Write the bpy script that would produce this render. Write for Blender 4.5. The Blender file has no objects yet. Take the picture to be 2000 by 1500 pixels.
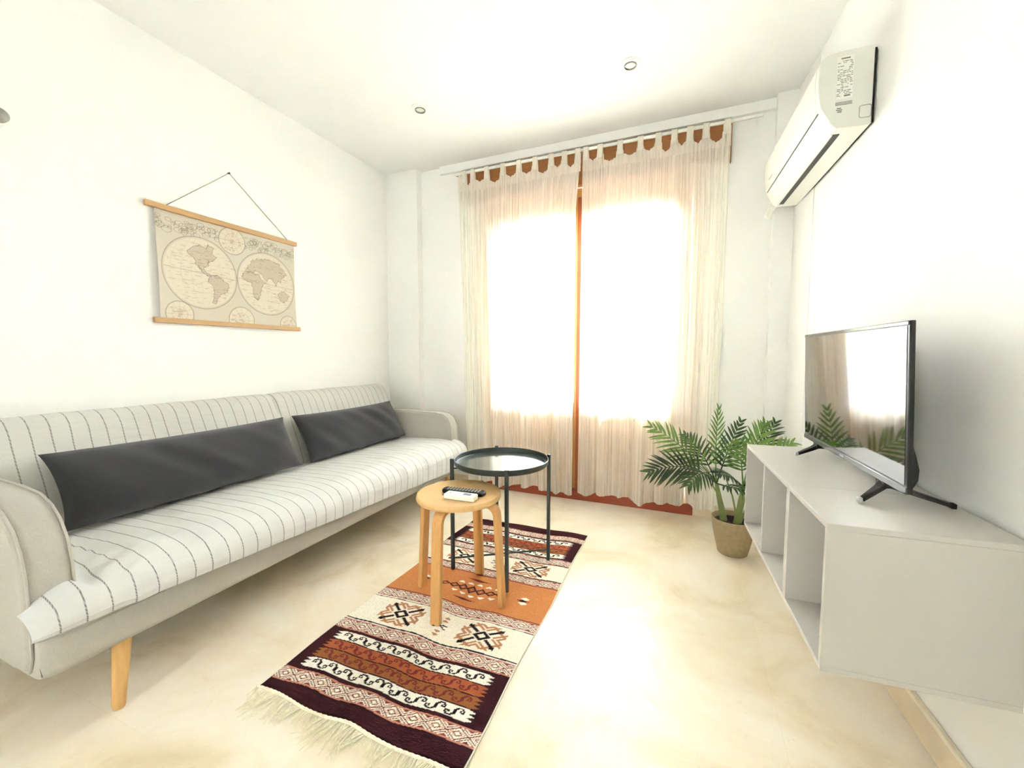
import bpy, math, random
import numpy as np
from mathutils import Vector, Matrix
R_ = math.radians
random.seed(7); np.random.seed(7)
scene = bpy.context.scene
col = scene.collection

# ------------------------------------------------------------ camera
CAM_H = 1.03
yaw, pitch, FPX = R_(22.8), R_(-4.0), 805.0
Fv = Vector((-math.sin(yaw)*math.cos(pitch), math.cos(yaw)*math.cos(pitch), math.sin(pitch)))
Rv = Vector((math.cos(yaw), math.sin(yaw), 0)); Uv = Rv.cross(Fv)
cam = bpy.data.cameras.new('camera'); cam_o = bpy.data.objects.new('camera', cam); col.objects.link(cam_o)
M4 = Matrix((Rv, Uv, -Fv)).transposed().to_4x4(); M4.translation = (0, 0, CAM_H)
cam_o.matrix_world = M4
cam.sensor_fit = 'HORIZONTAL'; cam.sensor_width = 36; cam.lens = FPX*36/2000
cam.clip_start = 0.02
scene.camera = cam_o

# ------------------------------------------------------------ world and exposure
world = bpy.data.worlds.new('sky'); scene.world = world; world.use_nodes = True
bg = world.node_tree.nodes['Background']
bg.inputs[0].default_value = (0.97, 0.985, 1.0, 1); bg.inputs[1].default_value = 11.0
scene.view_settings.view_transform = 'Standard'; scene.view_settings.look = 'None'
scene.view_settings.gamma = 1; scene.view_settings.use_curve_mapping = False
scene.view_settings.exposure = 2.52
scene.cycles.max_bounces = 10; scene.cycles.diffuse_bounces = 6; scene.cycles.transparent_max_bounces = 24
scene.cycles.use_denoising = True
scene.cycles.sample_clamp_indirect = 8

# ------------------------------------------------------------ helpers
def s2l(c):
    return tuple(((v/255)/12.92 if v/255 <= .04045 else ((v/255+.055)/1.055)**2.4) for v in c)+(1,)
def mat(name, rgb, rough=.6, metal=0, spec=.5, noise=0, nscale=20, bump=0, bscale=200, stretch=None, sheen=0, coat=0):
    m = bpy.data.materials.new(name); m.use_nodes = True
    nt = m.node_tree; b = nt.nodes['Principled BSDF']
    c = s2l(rgb)
    b.inputs['Base Color'].default_value = c; b.inputs['Roughness'].default_value = rough
    b.inputs['Metallic'].default_value = metal; b.inputs['Specular IOR Level'].default_value = spec
    if sheen: b.inputs['Sheen Weight'].default_value = sheen
    if coat: b.inputs['Coat Weight'].default_value = coat
    tc = nt.nodes.new('ShaderNodeTexCoord'); mp = nt.nodes.new('ShaderNodeMapping')
    nt.links.new(tc.outputs['Object'], mp.inputs[0])
    if stretch: mp.inputs['Scale'].default_value = stretch
    if noise:
        n = nt.nodes.new('ShaderNodeTexNoise'); n.inputs['Scale'].default_value = nscale; n.inputs['Detail'].default_value = 5
        nt.links.new(mp.outputs[0], n.inputs[0])
        r = nt.nodes.new('ShaderNodeValToRGB')
        r.color_ramp.elements[0].position = .3; r.color_ramp.elements[1].position = .7
        r.color_ramp.elements[0].color = tuple(v*(1-noise) for v in c[:3])+(1,)
        r.color_ramp.elements[1].color = tuple(min(1, v*(1+noise)) for v in c[:3])+(1,)
        nt.links.new(n.outputs[0], r.inputs[0]); nt.links.new(r.outputs[0], b.inputs['Base Color'])
    if bump:
        n2 = nt.nodes.new('ShaderNodeTexNoise'); n2.inputs['Scale'].default_value = bscale; n2.inputs['Detail'].default_value = 3
        nt.links.new(mp.outputs[0], n2.inputs[0])
        bp = nt.nodes.new('ShaderNodeBump'); bp.inputs['Strength'].default_value = bump; bp.inputs['Distance'].default_value = .002
        nt.links.new(n2.outputs[0], bp.inputs['Height']); nt.links.new(bp.outputs[0], b.inputs['Normal'])
    return m
def N(nt, t, **kw):
    n = nt.nodes.new(t)
    for k, v in kw.items(): setattr(n, k, v)
    return n
def math_node(nt, op, a, b=None, c=None):
    n = N(nt, 'ShaderNodeMath', operation=op)
    for i, v in enumerate((a, b, c)):
        if v is None: continue
        if isinstance(v, (int, float)): n.inputs[i].default_value = v
        else: nt.links.new(v, n.inputs[i])
    return n.outputs[0]

class MB:
    def __init__(s): s.v = []; s.f = []
    def add(s, vs, fs):
        o = len(s.v); s.v += [tuple(v) for v in vs]; s.f += [tuple(i+o for i in f) for f in fs]; return s
    def box(s, x0, x1, y0, y1, z0, z1):
        vs = [(x, y, z) for x in (x0, x1) for y in (y0, y1) for z in (z0, z1)]
        return s.add(vs, [(0,1,3,2),(4,6,7,5),(0,4,5,1),(2,3,7,6),(0,2,6,4),(1,5,7,3)])
    def prism(s, prof, a0, a1, axis='y'):
        """prof: list of 2D points; extruded along axis."""
        n = len(prof)
        def P(p, a):
            return {'y': (p[0], a, p[1]), 'x': (a, p[0], p[1]), 'z': (p[0], p[1], a)}[axis]
        vs = [P(p, a0) for p in prof]+[P(p, a1) for p in prof]
        fs = [(i, (i+1) % n, n+(i+1) % n, n+i) for i in range(n)]+[tuple(range(n))[::-1], tuple(range(n, 2*n))]
        return s.add(vs, fs)
    def tube(s, pts, rad, n=12, cap=True, square=False, flat=1.0):
        pts = [Vector(p) for p in pts]; rads = rad if isinstance(rad, (list, tuple)) else [rad]*len(pts)
        vs = []; prev = None
        for i, p in enumerate(pts):
            t = (pts[min(i+1, len(pts)-1)]-pts[max(i-1, 0)]).normalized()
            if prev is None:
                a = Vector((0, 0, 1)) if abs(t.z) < .9 else Vector((1, 0, 0))
                u = t.cross(a).normalized()
            else:
                u = (prev-t*prev.dot(t)).normalized()
            prev = u; w = t.cross(u)
            for k in range(n):
                an = 2*math.pi*(k+(.5 if square else 0))/n
                vs.append(p+(u*math.cos(an)+w*math.sin(an)*flat)*rads[i])
        m = len(pts)
        fs = [(i*n+k, i*n+(k+1) % n, (i+1)*n+(k+1) % n, (i+1)*n+k) for i in range(m-1) for k in range(n)]
        if cap: fs += [tuple(range(n))[::-1], tuple(range((m-1)*n, m*n))]
        return s.add(vs, fs)
    def lathe(s, prof, cx=0, cy=0, cz=0, n=48, closed=False):
        vs = [(cx+r*math.cos(2*math.pi*k/n), cy+r*math.sin(2*math.pi*k/n), cz+z) for r, z in prof for k in range(n)]
        m = len(prof)
        fs = [(i*n+k, i*n+(k+1) % n, (i+1)*n+(k+1) % n, (i+1)*n+k) for i in range(m-1) for k in range(n)]
        if closed: fs += [((m-1)*n+k, (m-1)*n+(k+1) % n, (k+1) % n, k) for k in range(n)]
        else:
            if prof[0][0] > 0: fs.append(tuple(range(n))[::-1])
            if prof[-1][0] > 0: fs.append(tuple(range((m-1)*n, m*n)))
        return s.add(vs, fs)
    def grid(s, fn, nu, nv, wrap=False):
        vs = [fn(i/nu, j/nv) for j in range(nv+1) for i in range(nu+1)]
        w = nu+1
        return s.add(vs, [(j*w+i, j*w+i+1, (j+1)*w+i+1, (j+1)*w+i) for j in range(nv) for i in range(nu)])
    def build(s, name, m, parent=None, smooth=True, bevel=0, seg=2, solid=0, sub=0, tf=None, merge=0):
        if tf is not None: s.v = [tuple(tf @ Vector(v)) for v in s.v]
        me = bpy.data.meshes.new(name); me.from_pydata(s.v, [], s.f)
        me.materials.append(m)
        import bmesh
        bm = bmesh.new(); bm.from_mesh(me)
        if merge: bmesh.ops.remove_doubles(bm, verts=bm.verts, dist=merge)
        bmesh.ops.recalc_face_normals(bm, faces=bm.faces); bm.to_mesh(me); bm.free()
        if smooth:
            me.shade_smooth()
            me.set_sharp_from_angle(angle=R_(40))
        o = bpy.data.objects.new(name, me); col.objects.link(o)
        if parent is not None: o.parent = parent
        if bevel:
            b = o.modifiers.new('bevel', 'BEVEL'); b.width = bevel; b.segments = seg; b.limit_method = 'ANGLE'; b.angle_limit = R_(35)
            b.harden_normals = False
        if solid:
            b = o.modifiers.new('solid', 'SOLIDIFY'); b.thickness = solid; b.offset = 0
        if sub:
            b = o.modifiers.new('sub', 'SUBSURF'); b.levels = sub; b.render_levels = sub
        return o
def tag(o, label=None, cat=None, group=None, kind=None):
    if label: o['label'] = label
    if cat: o['category'] = cat
    if group: o['group'] = group
    if kind: o['kind'] = kind
    return o
def empty(name, loc, rz=0, label=None, cat=None, group=None, kind=None):
    o = bpy.data.objects.new(name, None); o.location = loc; o.rotation_euler = (0, 0, rz); o.empty_display_size = .05
    col.objects.link(o); return tag(o, label, cat, group, kind)
def struct(name, mb, m, label, cat, parent=None, **kw):
    o = mb.build(name, m, parent, **kw)
    if parent is None: tag(o, label, cat, kind='structure')
    return o

# ------------------------------------------------------------ materials
WALL = mat('white_paint', (244, 245, 242), .75, spec=.25, noise=.012, nscale=3, bump=.15, bscale=90)
CEIL = mat('ceiling_paint', (238, 239, 237), .85, spec=.2, noise=.01, nscale=2)
PLAST = mat('white_plastic', (240, 240, 232), .35)
PLAST_G = mat('pale_grey_plastic', (222, 222, 214), .45)
DARKP = mat('black_plastic', (16, 16, 17), .35)
DARKPR = mat('black_textured_plastic', (22, 22, 22), .6, bump=.5, bscale=900)
OAK = mat('light_oak', (214, 170, 108), .5, noise=.1, nscale=14, stretch=(6, 6, .8))
RAIL = mat('pale_oak_rail', (192, 154, 106), .5, noise=.08, nscale=14, stretch=(6, .8, 6))
BIRCH = mat('birch_veneer', (222, 182, 124), .4, noise=.06, nscale=10, stretch=(10, 2, 2))
BIRCHL = mat('birch_leg', (212, 160, 96), .4, noise=.08, nscale=12, stretch=(14, 14, 1))
DOORW = mat('orange_brown_wood', (186, 138, 76), .45, noise=.14, nscale=10, stretch=(12, 12, .8))
DOORD = mat('brown_wood_box', (152, 98, 50), .5, noise=.14, nscale=10, stretch=(.8, 12, 12))
SILLW = mat('red_brown_threshold', (150, 66, 36), .45, noise=.12, nscale=10, stretch=(1, 12, 12))
BASEM = mat('beige_skirting', (222, 205, 176), .45, noise=.06, nscale=9)
SOFAF = mat('warm_grey_fabric', (182, 178, 167), .9, spec=.15, noise=.05, nscale=260, bump=.5, bscale=700, sheen=.2)
PILLOW = mat('charcoal_fabric', (58, 58, 61), .95, spec=.1, noise=.1, nscale=300, bump=.6, bscale=800, sheen=.3)
METAL = mat('dark_green_grey_metal', (50, 58, 55), .4, metal=.3)
TRAYTOP = mat('glossy_tray', (120, 128, 126), .12, metal=.75)
CABW = mat('pale_grey_laminate', (194, 191, 183), .4, spec=.4)
CABI = CABW
POT = mat('taupe_pot', (160, 142, 108), .8, noise=.1, nscale=60, bump=.3, bscale=150)
SOIL = mat('dark_soil', (52, 34, 26), .95, noise=.4, nscale=120, bump=1, bscale=200)
STEM = mat('palm_stem', (122, 138, 78), .5, noise=.12, nscale=20)
GREYT = mat('grey_print', (120, 120, 112), .6)
STRING = mat('pale_string', (140, 132, 120), .8)
SEAM = mat('fold_line_grey', (96, 96, 90), .7)

def leaf_mat(name, a, b):
    m = bpy.data.materials.new(name); m.use_nodes = True; nt = m.node_tree; p = nt.nodes['Principled BSDF']
    n = N(nt, 'ShaderNodeTexNoise'); n.inputs['Scale'].default_value = 9
    tc = N(nt, 'ShaderNodeTexCoord'); nt.links.new(tc.outputs['Object'], n.inputs[0])
    r = N(nt, 'ShaderNodeValToRGB'); r.color_ramp.elements[0].color = s2l(a); r.color_ramp.elements[1].color = s2l(b)
    r.color_ramp.elements[0].position = .35; r.color_ramp.elements[1].position = .65
    nt.links.new(n.outputs[0], r.inputs[0]); nt.links.new(r.outputs[0], p.inputs['Base Color'])
    p.inputs['Roughness'].default_value = .45
    t = N(nt, 'ShaderNodeBsdfTranslucent'); nt.links.new(r.outputs[0], t.inputs[0])
    mx = N(nt, 'ShaderNodeMixShader'); mx.inputs[0].default_value = .25
    nt.links.new(p.outputs[0], mx.inputs[1]); nt.links.new(t.outputs[0], mx.inputs[2])
    nt.links.new(mx.outputs[0], nt.nodes['Material Output'].inputs[0]); return m
LEAF = leaf_mat('palm_green', (28, 50, 24), (66, 96, 44))
LEAFL = leaf_mat('palm_light_green', (74, 112, 46), (122, 158, 80))
BUSH = leaf_mat('bush_green', (110, 140, 50), (170, 190, 80))

def cloth_stripe(name, base, line, y0, step, width, axis=1):
    m = bpy.data.materials.new(name); m.use_nodes = True; nt = m.node_tree; p = nt.nodes['Principled BSDF']
    tc = N(nt, 'ShaderNodeTexCoord'); sx = N(nt, 'ShaderNodeSeparateXYZ'); nt.links.new(tc.outputs['Object'], sx.inputs[0])
    wn = N(nt, 'ShaderNodeTexNoise'); wn.inputs['Scale'].default_value = 5; nt.links.new(tc.outputs['Object'], wn.inputs[0])
    y = math_node(nt, 'ADD', sx.outputs[axis], math_node(nt, 'MULTIPLY', math_node(nt, 'SUBTRACT', wn.outputs[0], .5), .012))
    f = math_node(nt, 'FRACT', math_node(nt, 'DIVIDE', math_node(nt, 'SUBTRACT', y, y0), step))
    d = math_node(nt, 'ABSOLUTE', math_node(nt, 'SUBTRACT', f, .5))       # .5 at the line
    k = math_node(nt, 'GREATER_THAN', d, .5-width/step/2)
    # stitched look
    z = math_node(nt, 'ADD', math_node(nt, 'ADD', sx.outputs[2], sx.outputs[0]), sx.outputs[1])
    st = math_node(nt, 'SINE', math_node(nt, 'MULTIPLY', z, 900))
    k2 = math_node(nt, 'MULTIPLY', k, math_node(nt, 'MULTIPLY_ADD', st, .25, .7))
    weave = N(nt, 'ShaderNodeTexNoise'); weave.inputs['Scale'].default_value = 320; nt.links.new(tc.outputs['Object'], weave.inputs[0])
    mx = N(nt, 'ShaderNodeMix', data_type='RGBA'); mx.inputs[6].default_value = s2l(base); mx.inputs[7].default_value = s2l(line)
    nt.links.new(k2, mx.inputs[0]); nt.links.new(mx.outputs[2], p.inputs['Base Color'])
    p.inputs['Roughness'].default_value = .92; p.inputs['Specular IOR Level'].default_value = .15
    big = N(nt, 'ShaderNodeTexNoise'); big.inputs['Scale'].default_value = 26
    mp = N(nt, 'ShaderNodeMapping'); mp.inputs['Scale'].default_value = (1, .35, 1.6)
    nt.links.new(tc.outputs['Object'], mp.inputs[0]); nt.links.new(mp.outputs[0], big.inputs[0])
    h = math_node(nt, 'ADD', math_node(nt, 'MULTIPLY', weave.outputs[0], .15), big.outputs[0])
    bp = N(nt, 'ShaderNodeBump'); bp.inputs['Strength'].default_value = .55; bp.inputs['Distance'].default_value = .006
    nt.links.new(h, bp.inputs['Height']); nt.links.new(bp.outputs[0], p.inputs['Normal'])
    return m

def sheer(name, rgb, opac, weave=True):
    m = bpy.data.materials.new(name); m.use_nodes = True; nt = m.node_tree; nt.nodes.remove(nt.nodes['Principled BSDF'])
    d = N(nt, 'ShaderNodeBsdfDiffuse'); t = N(nt, 'ShaderNodeBsdfTranslucent'); tr = N(nt, 'ShaderNodeBsdfTransparent')
    d.inputs[0].default_value = s2l(rgb); t.inputs[0].default_value = s2l(rgb)
    a = N(nt, 'ShaderNodeMixShader'); a.inputs[0].default_value = .5
    nt.links.new(d.outputs[0], a.inputs[1]); nt.links.new(t.outputs[0], a.inputs[2])
    b = N(nt, 'ShaderNodeMixShader'); b.inputs[0].default_value = opac
    nt.links.new(tr.outputs[0], b.inputs[1]); nt.links.new(a.outputs[0], b.inputs[2])
    if weave:
        tc = N(nt, 'ShaderNodeTexCoord'); mp = N(nt, 'ShaderNodeMapping'); mp.inputs['Scale'].default_value = (1, 1, .015)
        n = N(nt, 'ShaderNodeTexNoise'); n.inputs['Scale'].default_value = 90; n.inputs['Detail'].default_value = 3
        nt.links.new(tc.outputs['Object'], mp.inputs[0]); nt.links.new(mp.outputs[0], n.inputs[0])
        v = math_node(nt, 'MULTIPLY_ADD', math_node(nt, 'SUBTRACT', n.outputs[0], .5), .7, opac)
        v.node.use_clamp = True; nt.links.new(v, b.inputs[0])
    nt.links.new(b.outputs[0], nt.nodes['Material Output'].inputs[0]); return m
VOILE = sheer('cream_voile', (250, 249, 240), .88)
VOILE2 = sheer('folded_voile_hem', (252, 249, 240), .93, False)

def glass_mat():
    m = bpy.data.materials.new('window_glass'); m.use_nodes = True; nt = m.node_tree; nt.nodes.remove(nt.nodes['Principled BSDF'])
    g = N(nt, 'ShaderNodeBsdfGlossy'); g.inputs['Roughness'].default_value = 0
    t = N(nt, 'ShaderNodeBsdfTransparent'); t.inputs[0].default_value = (.97, .98, .98, 1)
    f = N(nt, 'ShaderNodeFresnel'); f.inputs[0].default_value = 1.45
    x = N(nt, 'ShaderNodeMixShader'); nt.links.new(f.outputs[0], x.inputs[0])
    nt.links.new(t.outputs[0], x.inputs[1]); nt.links.new(g.outputs[0], x.inputs[2])
    nt.links.new(x.outputs[0], nt.nodes['Material Output'].inputs[0]); return m
GLASS = glass_mat()

def floor_mat():
    m = bpy.data.materials.new('cream_marble_floor'); m.use_nodes = True; nt = m.node_tree; p = nt.nodes['Principled BSDF']
    tc = N(nt, 'ShaderNodeTexCoord')
    n1 = N(nt, 'ShaderNodeTexNoise'); n1.inputs['Scale'].default_value = 2.2; n1.inputs['Detail'].default_value = 6; n1.inputs['Roughness'].default_value = .6
    n1.inputs['Distortion'].default_value = .6
    nt.links.new(tc.outputs['Object'], n1.inputs[0])
    r = N(nt, 'ShaderNodeValToRGB'); e = r.color_ramp.elements
    e[0].position = .34; e[0].color = s2l((222, 206, 174)); e[1].position = .6; e[1].color = s2l((243, 236, 219))
    q = e.new(.45); q.color = s2l((236, 224, 199))
    nt.links.new(n1.outputs[0], r.inputs[0])
    # slab to slab tone
    br = N(nt, 'ShaderNodeTexBrick'); br.inputs['Scale'].default_value = 1; br.offset = .0
    br.inputs['Brick Width'].default_value = .4; br.inputs['Row Height'].default_value = .4
    br.inputs['Mortar Size'].default_value = .0012; br.inputs['Mortar Smooth'].default_value = .3
    br.inputs['Color1'].default_value = (1, 1, 1, 1); br.inputs['Color2'].default_value = (.965, .96, .95, 1); br.inputs['Mortar'].default_value = (.95, .94, .92, 1)
    mp = N(nt, 'ShaderNodeMapping'); mp.inputs['Location'].default_value = (.13, .22, 0); mp.inputs['Rotation'].default_value = (0, 0, 0)
    nt.links.new(tc.outputs['Object'], mp.inputs[0]); nt.links.new(mp.outputs[0], br.inputs[0])
    mx = N(nt, 'ShaderNodeMix', data_type='RGBA', blend_type='MULTIPLY'); mx.inputs[0].default_value = 1
    nt.links.new(r.outputs[0], mx.inputs[6]); nt.links.new(br.outputs[0], mx.inputs[7])
    # fine dark veins / scratches
    n2 = N(nt, 'ShaderNodeTexNoise'); n2.inputs['Scale'].default_value = 9; n2.inputs['Detail'].default_value = 8; n2.inputs['Distortion'].default_value = 2.5
    nt.links.new(tc.outputs['Object'], n2.inputs[0])
    v = math_node(nt, 'LESS_THAN', math_node(nt, 'ABSOLUTE', math_node(nt, 'SUBTRACT', n2.outputs[0], .36)), .003)
    mx2 = N(nt, 'ShaderNodeMix', data_type='RGBA', blend_type='MULTIPLY'); mx2.inputs[7].default_value = (.8, .76, .7, 1)
    nt.links.new(math_node(nt, 'MULTIPLY', v, .5), mx2.inputs[0]); nt.links.new(mx.outputs[2], mx2.inputs[6])
    nt.links.new(mx2.outputs[2], p.inputs['Base Color'])
    p.inputs['Roughness'].default_value = .28; p.inputs['Specular IOR Level'].default_value = .4
    return m
FLOOR = floor_mat()

def attr_mat(name, rough=.95, bump=.5, bscale=500, stretch=(1, 1, 1)):
    m = bpy.data.materials.new(name); m.use_nodes = True; nt = m.node_tree; p = nt.nodes['Principled BSDF']
    a = N(nt, 'ShaderNodeAttribute', attribute_name='dye'); nt.links.new(a.outputs['Color'], p.inputs['Base Color'])
    p.inputs['Roughness'].default_value = rough; p.inputs['Specular IOR Level'].default_value = .1
    tc = N(nt, 'ShaderNodeTexCoord'); mp = N(nt, 'ShaderNodeMapping'); mp.inputs['Scale'].default_value = stretch
    n = N(nt, 'ShaderNodeTexNoise'); n.inputs['Scale'].default_value = bscale
    nt.links.new(tc.outputs['Object'], mp.inputs[0]); nt.links.new(mp.outputs[0], n.inputs[0])
    bp = N(nt, 'ShaderNodeBump'); bp.inputs['Strength'].default_value = bump; bp.inputs['Distance'].default_value = .002
    nt.links.new(n.outputs[0], bp.inputs['Height']); nt.links.new(bp.outputs[0], p.inputs['Normal'])
    return m

# ------------------------------------------------------------ the room
XL, YB, ZC, YR = -2.285, 2.853, 2.485, -1.9
YP = 2.785                         # front of the corner pilasters
RT = .05                           # the right wall is not quite parallel to the left one
def wx(y): return .617-math.tan(RT)*(y-1.4)
T = .2
struct('floor', MB().prism([(XL-T, YR), (wx(YR)+T, YR), (wx(YB)+T, YB+.14), (XL-T, YB+.14)], -.1, 0, 'z'), FLOOR,
       'cream marble floor with faint square slabs', 'floor', smooth=False)
struct('ceiling', MB().prism([(XL-T, YR), (wx(YR)+T, YR), (wx(YB)+T, YB+T), (XL-T, YB+T)], ZC, ZC+.1, 'z'), CEIL,
       'flat white ceiling above the room', 'ceiling', smooth=False)
struct('wall_left', MB().box(XL-T, XL, YR, YB+T, 0, ZC), WALL, 'white wall behind the sofa', 'wall', smooth=False)
struct('wall_right', MB().prism([(wx(YR), YR), (wx(YR)+T, YR), (wx(YB)+T, YB), (wx(YB), YB)], 0, ZC, 'z'), WALL,
       'white wall behind the television and air conditioner', 'wall', smooth=False)
OX0, OX1, OZ1 = -1.44, .067, 2.17   # door opening
struct('wall_back', MB().box(XL-T, OX0, YB, YB+T, 0, ZC).box(OX1, wx(YB)+T, YB, YB+T, 0, ZC).box(OX0, OX1, YB, YB+T, OZ1+.02, ZC), WALL,
       'white wall around the curtained door', 'wall', smooth=False)
# behind the viewer: wall with a narrow slit added to let in fill light
RX0, RX1, RZ1 = -1.0, -.87, 2.05
struct('wall_rear', MB().box(XL-T, RX0, YR-T, YR, 0, ZC).box(RX1, wx(YR)+T, YR-T, YR, 0, ZC).box(RX0, RX1, YR-T, YR, RZ1, ZC), WALL,
       'white wall behind the viewer with a narrow slit added for fill light', 'wall', smooth=False)
struct('trim_1', MB().box(XL, -1.985, YP, YB, 0, ZC), WALL, 'white pilaster in the left back corner', 'pilaster', smooth=False)
struct('trim_2', MB().box(.437, wx(YP)+.02, YP, YB, 0, ZC), WALL, 'white pilaster in the right back corner', 'pilaster', smooth=False)
struct('trim_3', MB().prism([(wx(2.50)-.004, 2.50), (wx(2.50)+.02, 2.50), (wx(YP)+.02, YP), (wx(YP)-.012, YP)], 0, ZC, 'z'), WALL,
       'shallow white pilaster on the right wall beside the corner', 'pilaster', smooth=False)
struct('trim_4', MB().box(-1.60, .216, YB-.045, YB, 2.17, 2.405), DOORD, 'brown wooden shutter box above the door', 'shutter box', bevel=.004)
struct('trim_5', MB().box(-1.80, wx(YB), YB-.03, YB, 2.425, ZC), WALL, 'white ledge between shutter box and ceiling', 'trim', smooth=False, bevel=.004)
# skirting boards of beige marble with a pale top edge
struct('baseboard_back', MB().box(OX1, .437, YB-.012, YB, 0, .075).box(-1.985, OX0, YB-.012, YB, 0, .075), BASEM,
       'beige skirting beside the balcony door', 'skirting', bevel=.002)
struct('baseboard_left', MB().box(XL, XL+.012, YR, YP, 0, .085), BASEM, 'beige skirting behind the sofa', 'skirting', bevel=.002)
struct('baseboard_right', MB().prism([(wx(YR)-.012, YR), (wx(YR), YR), (wx(2.5), 2.5), (wx(2.5)-.012, 2.5)], 0, .085, 'z'), BASEM,
       'beige skirting under the floating shelf unit', 'skirting', bevel=.002)
struct('trim_6', MB().prism([(wx(YR)-.016, YR), (wx(YR), YR), (wx(2.5), 2.5), (wx(2.5)-.016, 2.5)], .085, .097, 'z'),
       mat('pale_bead', (236, 226, 205), .4), 'pale bead along the top of the right skirting', 'trim', bevel=.003)

# ------------------------------------------------------------ balcony door
d = empty('door_1', (0, YB, 0), label='orange-brown wooden double balcony door behind the curtains', cat='door', kind='structure')
FR = .05
y0, y1 = .005, .075
MB().box(OX0, OX0+FR, y0, y1+.03, .07, OZ1).box(OX1-FR, OX1, y0, y1+.03, .07, OZ1).box(OX0+FR, OX1-FR, y0, y1+.03, OZ1-.06, OZ1).build('door_frame', DOORW, d, bevel=.003)
MB().box(OX0-.01, OX1, -.022, y1+.05, 0, .07).build('threshold', SILLW, d, bevel=.004)
cxm = -.688
for a, b, s in ((OX0+FR+.002, cxm-.001, 0), (cxm+.001, OX1-FR-.002, 1)):
    lf = MB()
    st = .115; si = .04
    a2, b2 = (a+st, b-si) if s == 0 else (a+si, b-st)
    lf.box(a, a2, y0+.008, y1-.012, .072, OZ1-.062).box(b2, b, y0+.008, y1-.012, .072, OZ1-.062)
    lf.box(a2, b2, y0+.008, y1-.012, .072, .16).box(a2, b2, y0+.008, y1-.012, .60, .69).box(a2, b2, y0+.008, y1-.012, 1.92, OZ1-.062)
    leaf = lf.build('door_leaf', DOORW, d, bevel=.004)
    MB().box(a2, b2, .026, .044, .16, .60).box(a2+.05, b2-.05, .018, .052, .21, .55).build('lower_panel', DOORW, leaf, bevel=.006)
    MB().box(a2-.005, b2+.005, .032, .037, .685, 1.925).build('pane', GLASS, leaf, smooth=False)
    WB = PLAST
    MB().box(a2, b2, .047, .057, 1.595, 1.612).box(a2, b2, .047, .057, 1.165, 1.18).build('muntin', mat('pale_grey_bar', (190, 196, 204), .5), leaf)
MB().box(cxm-.019, cxm+.019, -.012, y0+.008, .075, OZ1-.065).build('astragal', mat('orange_wood', (150, 72, 26), .45, noise=.1, nscale=10, stretch=(12, 12, .8)), d, bevel=.005)

# ------------------------------------------------------------ outside
STUC = mat('shade_toned_blue_stucco', (78, 88, 136), .9, noise=.03, nscale=6)  # dark blue base colour stands in for shade on the parapet
struct('floor_balcony', MB().box(-6, 5, YB+T-.06, 9, -.12, -.02), mat('pale_terrace', (214, 205, 190), .8, noise=.05, nscale=5), 'pale terrace floor outside the door', 'terrace', smooth=False)
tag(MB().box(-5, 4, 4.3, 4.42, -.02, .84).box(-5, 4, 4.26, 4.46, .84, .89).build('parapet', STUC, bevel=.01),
    'bluish parapet wall with shade put into its dark colour, outside behind the sheer curtains', 'parapet')
def bush(cx, cy, cz, rad, n, label):
    mb = MB()
    for _ in range(n):
        d_ = Vector((random.gauss(0, 1), random.gauss(0, 1), random.gauss(0, 1))).normalized()*rad*random.uniform(.5, 1)
        p = Vector((cx, cy, cz))+Vector((d_.x, d_.y, d_.z*.8))
        a = Vector((random.uniform(-1, 1), random.uniform(-1, 1), random.uniform(-1, 1))).normalized()
        b = a.cross(Vector((random.uniform(-1, 1), random.uniform(-1, 1), random.uniform(-1, 1)))).normalized()
        L = random.uniform(.05, .09); W = L*.4
        mb.add([p-a*L, p-b*W+a*.1*L, p+a*L, p+b*W], [(0, 1, 2, 3)])
    root = empty('garden_bush', (cx, cy, -.02), label=label, cat='bush', group='garden bushes beyond the parapet')
    for i in range(len(mb.v)): v = mb.v[i]; mb.v[i] = (v[0]-cx, v[1]-cy, v[2]+.02)
    mb.build('foliage', BUSH, root, smooth=False)
    MB().tube([(0, 0, 0), (.03, .02, .5), (0, 0, cz)], [.04, .03, .01], 8).build('trunk', OAK, root)
bush(-1.35, 5.6, .98, .42, 500, 'yellow-green garden bush faintly seen through the left curtain')
bush(-.1, 5.7, .92, .36, 400, 'yellow-green garden bush faintly seen through the right curtain')

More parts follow.
